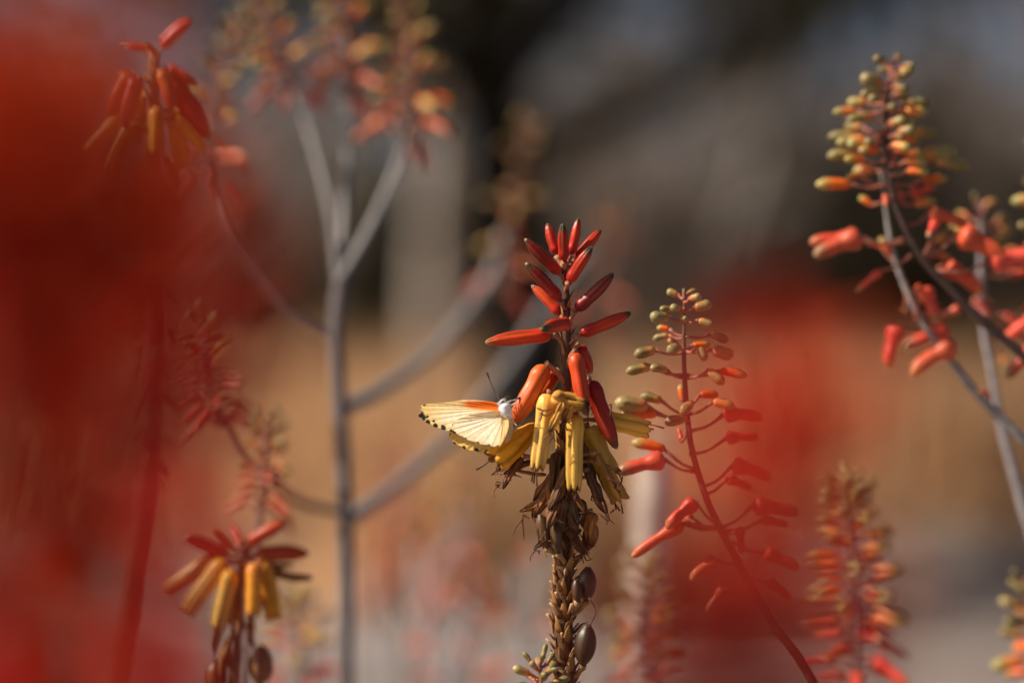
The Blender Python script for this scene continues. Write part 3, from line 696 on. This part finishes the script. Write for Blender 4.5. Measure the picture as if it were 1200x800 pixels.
for k in range(24):
    yy = 95+k*15; sx = interp([(75, 342), (180, 322), (300, 312), (400, 322), (490, 335)], yy); sg = (-1, 1)[k % 2]; ln = 18+yy*.16*rnd.uniform(.5, 1.1)
    bx = sx+sg*ln*rnd.uniform(.25, 1.1); by = yy-rnd.uniform(0, 14); it3.append((sx, yy, bx, by, bx+sg*(22+yy*.10), by+rnd.uniform(-10, 8), 'olive' if yy < 330 else 'orange', rnd.uniform(-.010, .010)))
f = at(1330, 400, 1.0)
explicit_raceme('aloe_flower_stalk', 'aloe raceme with shade coloured into its dark stem, olive buds above salmon red flowers', [(342, 75), (322, 180), (312, 300), (322, 400), (335, 490), (370, 590), (430, 700), (520, 800), (620, 900), (747, 1010), (900, 1200)], .93, (f.x, f.y), it3, z5, r=(.0022, .0009), stemcol=(.060, .036, .030))  # stem colour near black, its shadow side painted in
z6 = lambda x, y: (920+x/2.667, 300+y/2.667)
it4 = [(400,180,435,100,485,205,'red',-.004,-.008,1.2),(405,200,420,95,400,110,'red',-.006,-.012,1.0),(420,235,352,222,300,345,'red',-.002,-.003,1.3),(520,320,530,278,376,340,'red',-.002,-.004,1.2),(510,310,510,232,368,275,'red',.003,.004,1.2),(400,170,545,165,475,180,'red',.003,.004,1.2),(640,470,640,430,605,415,'red',-.003,-.004,1.1),
 (380,100,375,182,360,155,'dry',0,0),(350,30,330,-10,300,-60,'orange'),(345,20,300,-30,260,-45,'red')]
f = at(1290, 400, .98)
explicit_raceme('aloe_flower_stalk', 'pale grey curving aloe stalk with sparse red flowers crossing behind the dark stemmed raceme', [(300, -260), (318, -120), (340, 0), (390, 130), (430, 210), (520, 330), (600, 430), (680, 510), (747, 575), (880, 720)], .945, (f.x, f.y), it4, z6, r=(.0023, .0007), stemcol=(.31, .295, .29))
it5 = [(615,-120,625,-160,660,-175,'olive'),(612,-100,570,-120,540,-140,'orange'),(612,-120,600,-170,590,-195,'olive'),(615,-90,660,-105,690,-120,'olive'),(612,-80,560,-85,520,-95,'orange'),(615,-70,670,-80,715,-85,'olive'),(614,-60,570,-60,530,-55,'olive'),(614,-40,650,-55,700,-60,'olive'),(616,0,690,-20,747,-10,'orange'),(612,50,700,60,770,40,'red'),
 (612,60,540,60,480,30,'red'),(620,120,600,150,640,180,'red',-.004),(620,150,690,185,735,210,'red',-.004,-.006,1.3),(620,160,730,240,700,270,'red'),(630,230,700,230,760,265,'red'),(640,240,680,310,690,350,'orange'),(630,200,590,140,640,135,'red')]
f = at(1240, 400, 1.04)
explicit_raceme('aloe_flower_stalk', 'grey aloe stalk with a small bud cluster standing behind the crossing grey stalk', [(610, -170), (612, -80), (612, 60), (622, 230), (650, 380), (670, 500), (700, 620), (747, 790), (800, 1000)], .99, (f.x, f.y), it5, z6, r=(.0024, .0010), stemcol=(.30, .28, .29))

# ------------------------------------------------------------------ branched stalk left of the spike
GREY = (.25, .235, .23)
def mid_panicle():
    d = 1.10; g = at(410, 400, d)
    root = thing('branched_aloe_stalk', 'branched grey aloe stalk with blurred bud clusters left of the butterfly', 'flower stalk', (g.x, g.y, 0))
    m, P = stalk_mesh([(g.x, g.y, -.02), (g.x, g.y, .5), at(405, 850, d), at(405, 700, d), at(403, 560, d), at(396, 450, d), at(393, 390, d), at(400, 322, d)], .0040, .0034, (.17, .15, .15), 50, 12)
    link('stalk', m, root)
    def br(pts, r0=.0030, r1=.0018, col=GREY, **kw):
        W = [at(*p) for p in pts]
        m, P = stalk_mesh(W, r0, r1, col, 24, 10, 'branch'); return link('branch', m, root), W
    K3 = [(.16, 'pink'), (.5, 'orange'), (1.1, 'olive')]
    def rac(pts, n, **kw):
        return raceme(root, [at(*p) for p in pts], n, **kw)
    br([(399, 328, 1.100), (430, 275, 1.110), (462, 205, 1.130), (476, 165, 1.140)], .0028, .0018)
    rac([(476, 165, 1.140), (483, 120, 1.150), (480, 60, 1.170), (474, 5, 1.180), (470, -40, 1.180)], 44, kinds=K3, r=(.0022, .001), flen=(.016, .005), ped=(.013, .004))
    br([(398, 335, 1.100), (404, 240, 1.120), (408, 170, 1.140), (408, 120, 1.150)], .0026, .0016)
    rac([(408, 120, 1.150), (407, 60, 1.160), (400, -10, 1.180), (396, -60, 1.180)], 34, kinds=K3, flen=(.016, .005), ped=(.013, .004))
    br([(396, 330, 1.100), (384, 235, 1.110), (362, 155, 1.130), (345, 110, 1.140)], .0019, .0012)
    rac([(345, 110, 1.140), (332, 70, 1.150), (312, 25, 1.160), (300, -20, 1.170)], 34, kinds=K3, flen=(.015, .005), ped=(.012, .004))
    br([(393, 398, 1.100), (340, 368, 1.100), (292, 312, 1.100), (262, 270, 1.100), (245, 220, 1.110)], .0022, .0016, (.16, .11, .10))
    rac([(245, 220, 1.110), (238, 170, 1.120), (250, 110, 1.130), (268, 60, 1.140), (285, 20, 1.140)], 30, kinds=[(.2, 'pink'), (.45, 'orange'), (1.1, 'olive')], flen=(.018, .006), ped=(.010, .003), r=(.0014, .0008))
    br([(402, 478, 1.100), (450, 455, 1.170), (515, 405, 1.260), (572, 330, 1.350), (590, 275, 1.380)], .0038, .0026, (.27, .25, .24))
    rac([(590, 350, 1.370), (592, 300, 1.380), (600, 240, 1.400), (612, 180, 1.410), (622, 140, 1.420)], 20, kinds=K3, flen=(.020, .006), ped=(.014, .004))
    br([(404, 612, 1.100), (460, 572, 1.180), (540, 500, 1.300), (612, 405, 1.420), (660, 330, 1.500), (690, 290, 1.540)], .0038, .0026, (.25, .235, .23))
    rac([(690, 400, 1.580), (705, 345, 1.580), (720, 290, 1.580), (725, 240, 1.580)], 8, kinds=[(.8, 'pink'), (1.1, 'orange')], flen=(.024, .008))
    br([(404, 602, 1.100), (352, 588, 1.080), (312, 560, 1.070), (280, 530, 1.070), (256, 480, 1.070)], .0020, .0014, (.17, .12, .11))
    rac([(256, 500, 1.070), (246, 460, 1.070), (236, 410, 1.080), (225, 365, 1.090)], 30, kinds=[(.5, 'pink'), (.75, 'orange'), (1.1, 'olive')], flen=(.018, .006), ped=(.010, .003), r=(.0014, .0008))
mid_panicle()

# ------------------------------------------------------------------ other racemes
def simple(label, foot_px, d, pts, n, stemcol=(.18, .12, .11), name='aloe_flower_stalk', sr=.0026, **kw):
    W = [at(x, y, dd) for x, y, dd in pts]
    tl = tail([W[1], W[0]]); tl.reverse(); f = tl[0]
    root = thing(name, label, 'flower stalk', (f.x, f.y, 0))
    m, P = stalk_mesh(tl+[W[0]], sr*1.5, sr, stemcol, 30, 10)
    link('stalk', m, root)
    raceme(root, W, n, stemcol=stemcol, r=(sr*.8, .0009), **kw)
    return root
PK = [(.5, 'pink'), (.75, 'orange'), (1.1, 'olive')]
simple('aloe raceme of orange and coral buds below the crossing grey stalks', 960, 1.08, [(990, 900, 1.06), (1000, 780, 1.06), (1000, 690, 1.06), (992, 610, 1.06), (985, 560, 1.06)], 60, kinds=[(.4, 'red'), (.75, 'orange'), (1.1, 'olive')], flen=(.026, .008), ped=(.014, .004))
simple('blurred aloe raceme of pink and amber flowers at the foot of the pale dead stem', 790, 1.22, [(770, 950, 1.2), (765, 830, 1.2), (760, 740, 1.2), (757, 660, 1.2)], 52, kinds=PK, flen=(.026, .009), ped=(.014, .005))
simple('aloe raceme half hidden beside the right hand grey stalks with olive buds on top', 1260, 1.0, [(1235, 900, .99), (1228, 820, .99), (1215, 740, .99), (1208, 680, .99)], 44, kinds=[(.35, 'red'), (.6, 'orange'), (1.1, 'olive')], flen=(.024, .006), ped=(.012, .004))
simple('aloe raceme with drooping coral flowers rising beside the dark stemmed raceme', 1280, .95, [(1250, 420, .95), (1245, 320, .95), (1240, 230, .95), (1232, 160, .95)], 44, kinds=[(.5, 'red'), (.7, 'orange'), (1.1, 'olive')], flen=(.024, .006), ped=(.012, .004))
simple('far aloe raceme of blurred pink flowers below the butterfly wing', 470, 1.85, [(470, 700, 1.85), (468, 620, 1.85), (462, 560, 1.85), (455, 500, 1.85)], 30, kinds=[(.75, 'pink'), (1.1, 'orange')], flen=(.028, .010), ped=(.014, .005), stemcol=GREY, sr=.004)
simple('far aloe raceme of blurred amber buds between the butterfly and the grey branches', 560, 1.7, [(535, 720, 1.7), (535, 640, 1.7), (538, 580, 1.7), (540, 530, 1.7)], 28, kinds=[(.4, 'pink'), (.9, 'orange'), (1.1, 'olive')], flen=(.024, .010), ped=(.014, .005), stemcol=GREY, sr=.004)
simple('low grey aloe stalk with a few pink flowers below the butterfly', 520, 1.45, [(500, 860, 1.42), (520, 800, 1.42), (540, 740, 1.42), (555, 690, 1.42)], 14, kinds=[(.9, 'pink'), (1.1, 'orange')], flen=(.022, .012), ped=(.02, .012), stemcol=(.36, .36, .38), sr=.0045)
simple('low grey aloe stalk with single pink flowers close to the spike stem', 640, 1.4, [(640, 830, 1.38), (618, 760, 1.38), (600, 700, 1.38), (590, 660, 1.38)], 6, kinds=[(1.2, 'pink')], flen=(.018, .014), ped=(.016, .010), stemcol=(.33, .31, .32), sr=.0035)
simple('blurred aloe raceme with coral flowers under the lower left yellow spike', 345, 1.2, [(350, 880, 1.2), (352, 800, 1.2), (350, 740, 1.2), (348, 700, 1.2)], 26, kinds=PK, flen=(.024, .009), ped=(.014, .005))
simple('thin aloe raceme of tan buds between the grey stalk and the red veil', 300, 1.0, [(302, 600, 1.05), (306, 560, 1.05), (310, 520, 1.05), (312, 485, 1.05)], 24, kinds=[(.4, 'pink'), (.6, 'orange'), (1.1, 'olive')], flen=(.014, .006), ped=(.008, .003), sr=.0014)
simple('cluster of small green aloe buds at the foot of the spike stem', 625, .845, [(632, 900, .838), (632, 840, .838), (633, 800, .838), (632, 772, .838)], 30, kinds=[(.3, 'orange'), (1.1, 'olive')], flen=(.012, .0042), ped=(.008, .003), sr=.0012, n_ped=True)

# ------------------------------------------------------------------ other flower spikes like the main one
def spike(label, foot_px, d, pts, items, sr=.0026, dry=10, dry_y=(0, 0), caps=()):
    W = [at(x, y, dd) for x, y, dd in pts]; tl = tail([W[1], W[0]]); tl.reverse(); f = tl[0]
    root = thing('aloe_flower_spike', label, 'flower spike', (f.x, f.y, 0))
    P = spline(tl+W, 60)
    link('stem', MB().tube(P, [sr*(1.3-.75*i/59) for i in range(60)], 12, (.22, .10, .05), wob=.15).mesh('stem', M_STEM), root)
    for bx, by, tx, ty, kd, dz in items:
        B = at(bx, by, d+dz); T = at(tx, ty, d+dz*1.6)
        fo = place(kd, B, T, root, fat=1.0 if kd != 'dry' else .9)
        s = min(P, key=lambda q: (q-B).length)
        pedicel(fo, s, B, .0008, (.34, .13, .07))
    SPL = spline(P, 300)
    for i in range(dry):
        py = dry_y[0]+(dry_y[1]-dry_y[0])*i/max(1, dry-1); z = at(0, py, d).z
        s = min(SPL, key=lambda q: abs(q.z-z)); an = i*2.4
        B = s+Vector((math.cos(an), math.sin(an), .3))*.005; T = B+Vector((math.cos(an)*.8, math.sin(an)*.8, -1.2)).normalized()*rnd.uniform(.005, .009)*(2.0 if i < 8 else 1)
        place('dry', B, T, root)
    for i in range(26):
        s, t = path_at(P, .62+.38*i/26); an = i*2.4; out = Vector((math.cos(an), math.sin(an), 0)); L = rnd.uniform(.003, .006)
        me = U.setdefault('_br', None)
        if me is None: me = U['_br'] = MB().tube([(0, 0, 0), (.1, 0, .4), (.3, 0, 1)], [.15, .2, .01], 6, (.50, .26, .10), flat=.4).mesh('bract', M_DRY)
        b = s+out*sr*.6; link('bract', me, root, frame(b, b+(out*.4+Vector((0, 0, 1)))*L, out) @ Matrix.Diagonal((L, L, L, 1)))
    for cx, cy, wd, h, dz in caps:
        C = at(cx, cy, d+dz); H = h*K*d; Wd = wd*.5*K*d
        me = tube_flower(H, Wd, [(0, .3), (.1, .7), (.35, 1), (.65, .98), (.9, .6), (1, .2)], 0, lambda t, an, g: lerp((.16, .06, .03), (.30, .15, .06), g), 18, 12, .1).mesh('seed_capsule', M_CAPS)
        o = link('seed_capsule', me, root, frame(C-Vector((0, 0, H/2)), C, (1, 0, 0)))
        s = min(P, key=lambda q: (q-(C-Vector((0, 0, H*.9)))).length); pedicel(o, s, C-Vector((0, 0, H/2)), .0009, (.34, .18, .08))
    return root
spike('red and gold aloe spike seen through the red veil beside the thin branch', 120, .95,
      [(150, 720, .95), (172, 560, .95), (178, 420, .95), (176, 260, .95), (176, 140, .95), (178, 62, .95)],
      [(188, 56, 221, 20, 'flame', 0), (176, 60, 142, 52, 'flame', 0), (182, 66, 170, 50, 'flame', -.008), (150, 86, 116, 140, 'flame', 0), (158, 92, 138, 150, 'flame', -.006), (194, 80, 232, 98, 'flame', 0), (196, 92, 248, 162, 'flame', .003), (138, 138, 94, 176, 'yellow', 0), (150, 150, 120, 200, 'yellow', -.006), (205, 140, 240, 175, 'yellow', 0), (180, 128, 182, 185, 'yellow', -.010), (200, 130, 215, 200, 'yellow', .006), (165, 110, 150, 170, 'yellow', .008), (186, 84, 205, 130, 'flame', -.006)], dry=40, dry_y=(190, 560), sr=.0045)
spike('orange and yellow aloe spike with drooping open flowers low beside the grey stalk', 270, .955,
      [(268, 860, .955), (272, 790, .955), (278, 720, .955), (284, 660, .955), (290, 632, .955)],
      [(290, 636, 332, 608, 'flame', -.003), (300, 650, 362, 641, 'flame', 0), (264, 650, 215, 622, 'flame', .002), (270, 642, 250, 616, 'flame', -.006), (284, 640, 270, 612, 'flame', .01), (262, 656, 212, 718, 'yellow', -.004), (252, 654, 190, 690, 'yellow', .004), (270, 668, 250, 738, 'yellow', -.008), (296, 660, 296, 722, 'yellow', -.009), (306, 656, 326, 724, 'yellow', -.003), (280, 670, 262, 730, 'yellow', .006), (318, 664, 352, 684, 'dry', .003), (316, 670, 366, 684, 'dry', .0), (312, 660, 345, 666, 'dry', .005)],
      dry=8, dry_y=(690, 750), caps=((305, 778, 30, 46, -.004), (250, 792, 28, 40, -.003), (272, 768, 18, 36, -.006)))

# ------------------------------------------------------------------ foreground spikes close to the lens
def fore(label, pts, n, d, foot_px, **kw):
    return simple(label, foot_px, d, pts, n, name='aloe_flower_stalk', sr=.0026, stemcol=(.30, .10, .06), **kw)
SCR = [(1.2, 'scarlet')]
fore('tall scarlet aloe raceme close by, a red veil over the yellow spike', [(-120, 1350, .28), (-90, 950, .28), (-40, 500, .28), (10, 260, .28), (50, 100, .28)], 120, .28, -60, kinds=SCR, flen=(.030, .016), ped=(.010, .004), up=(-50, 60), fat=1.25)
fore('leaning scarlet aloe raceme close by, its tip before the thin branch', [(30, 1400, .33), (110, 1000, .33), (155, 700, .33), (185, 430, .33), (180, 230, .33)], 64, .34, -80, kinds=SCR, flen=(.024, .014), ped=(.006, .004), up=(-65, 60), fat=1.25)
fore('scarlet aloe raceme close by, veiling the foot of the coral raceme', [(820, 1300, .30), (845, 1000, .30), (875, 780, .30), (912, 590, .30), (938, 450, .30)], 60, .30, 850, kinds=SCR, flen=(.022, .012), ped=(.004, .003), up=(-65, 60), fat=1.25)

# ------------------------------------------------------------------ pale dead stem
def dead_stem():
    d = 1.45; g = at(768, 400, d)
    root = thing('dead_aloe_stem', 'pale weathered dead stem with a broken top behind the coral raceme', 'dead stem', (g.x, g.y, 0))
    P = spline([(g.x, g.y, -.02), (g.x+.004, g.y, .4), at(764, 760, d), at(768, 640, d), at(772, 535, d)], 40)
    mb = MB().tube(P, [.014-.003*i/39 for i in range(40)], 16, (.55, .47, .41), wob=.2)
    link('stem', mb.mesh('stem', M_STEM), root)
    for k in range(5):
        b = P[-1]+Vector((math.cos(k*1.3), math.sin(k*1.3), -.3))*.008
        link('splinter', MB().tube([b, b+Vector((.001, 0, .012+.006*(k % 3)))], [.0035, .0006], 6, (.58, .50, .43)).mesh('splinter', M_STEM), root)
dead_stem()

# ------------------------------------------------------------------ leafless shrub between the stalks
def leafless_shrub():
    d0 = 1.75; g = at(505, 400, d0)
    root = thing('leafless_shrub', 'low leafless shrub of pale grey twigs below the butterfly', 'shrub', (g.x, g.y, 0))
    rr = random.Random(8)
    for k in range(13):
        tx = 400+k*21+rr.uniform(-14, 14); ty = 610+rr.uniform(0, 110)+abs(k-6)*6; dd = d0+rr.uniform(-.12, .2)
        T = at(tx, ty, dd); b = Vector((g.x+rr.uniform(-.03, .03), g.y+rr.uniform(-.03, .03), 0))
        m = b.lerp(T, .55)+Vector((rr.uniform(-.02, .02), rr.uniform(-.02, .02), .03))
        P = spline([b, m, T], 20)
        br = link('branch', MB().tube(P, [.006-.0042*i/19 for i in range(20)], 8, (.46, .43, .43), wob=.1).mesh('branch', M_STEM), root)
        for q in range(6):
            p, t = path_at(P, rr.uniform(.6, .97)); o = Vector((rr.uniform(-1, 1), rr.uniform(-1, 1), rr.uniform(.1, 1))).normalized()
            e = p+(o+t*.6).normalized()*rr.uniform(.03, .08)
            link('twig', MB().tube(spline([p, p.lerp(e, .5)+Vector((0, 0, .004)), e], 6), [.0018, .0016, .0014, .0012, .001, .0006], 6, (.48, .45, .45)).mesh('twig', M_STEM), br)
leafless_shrub()
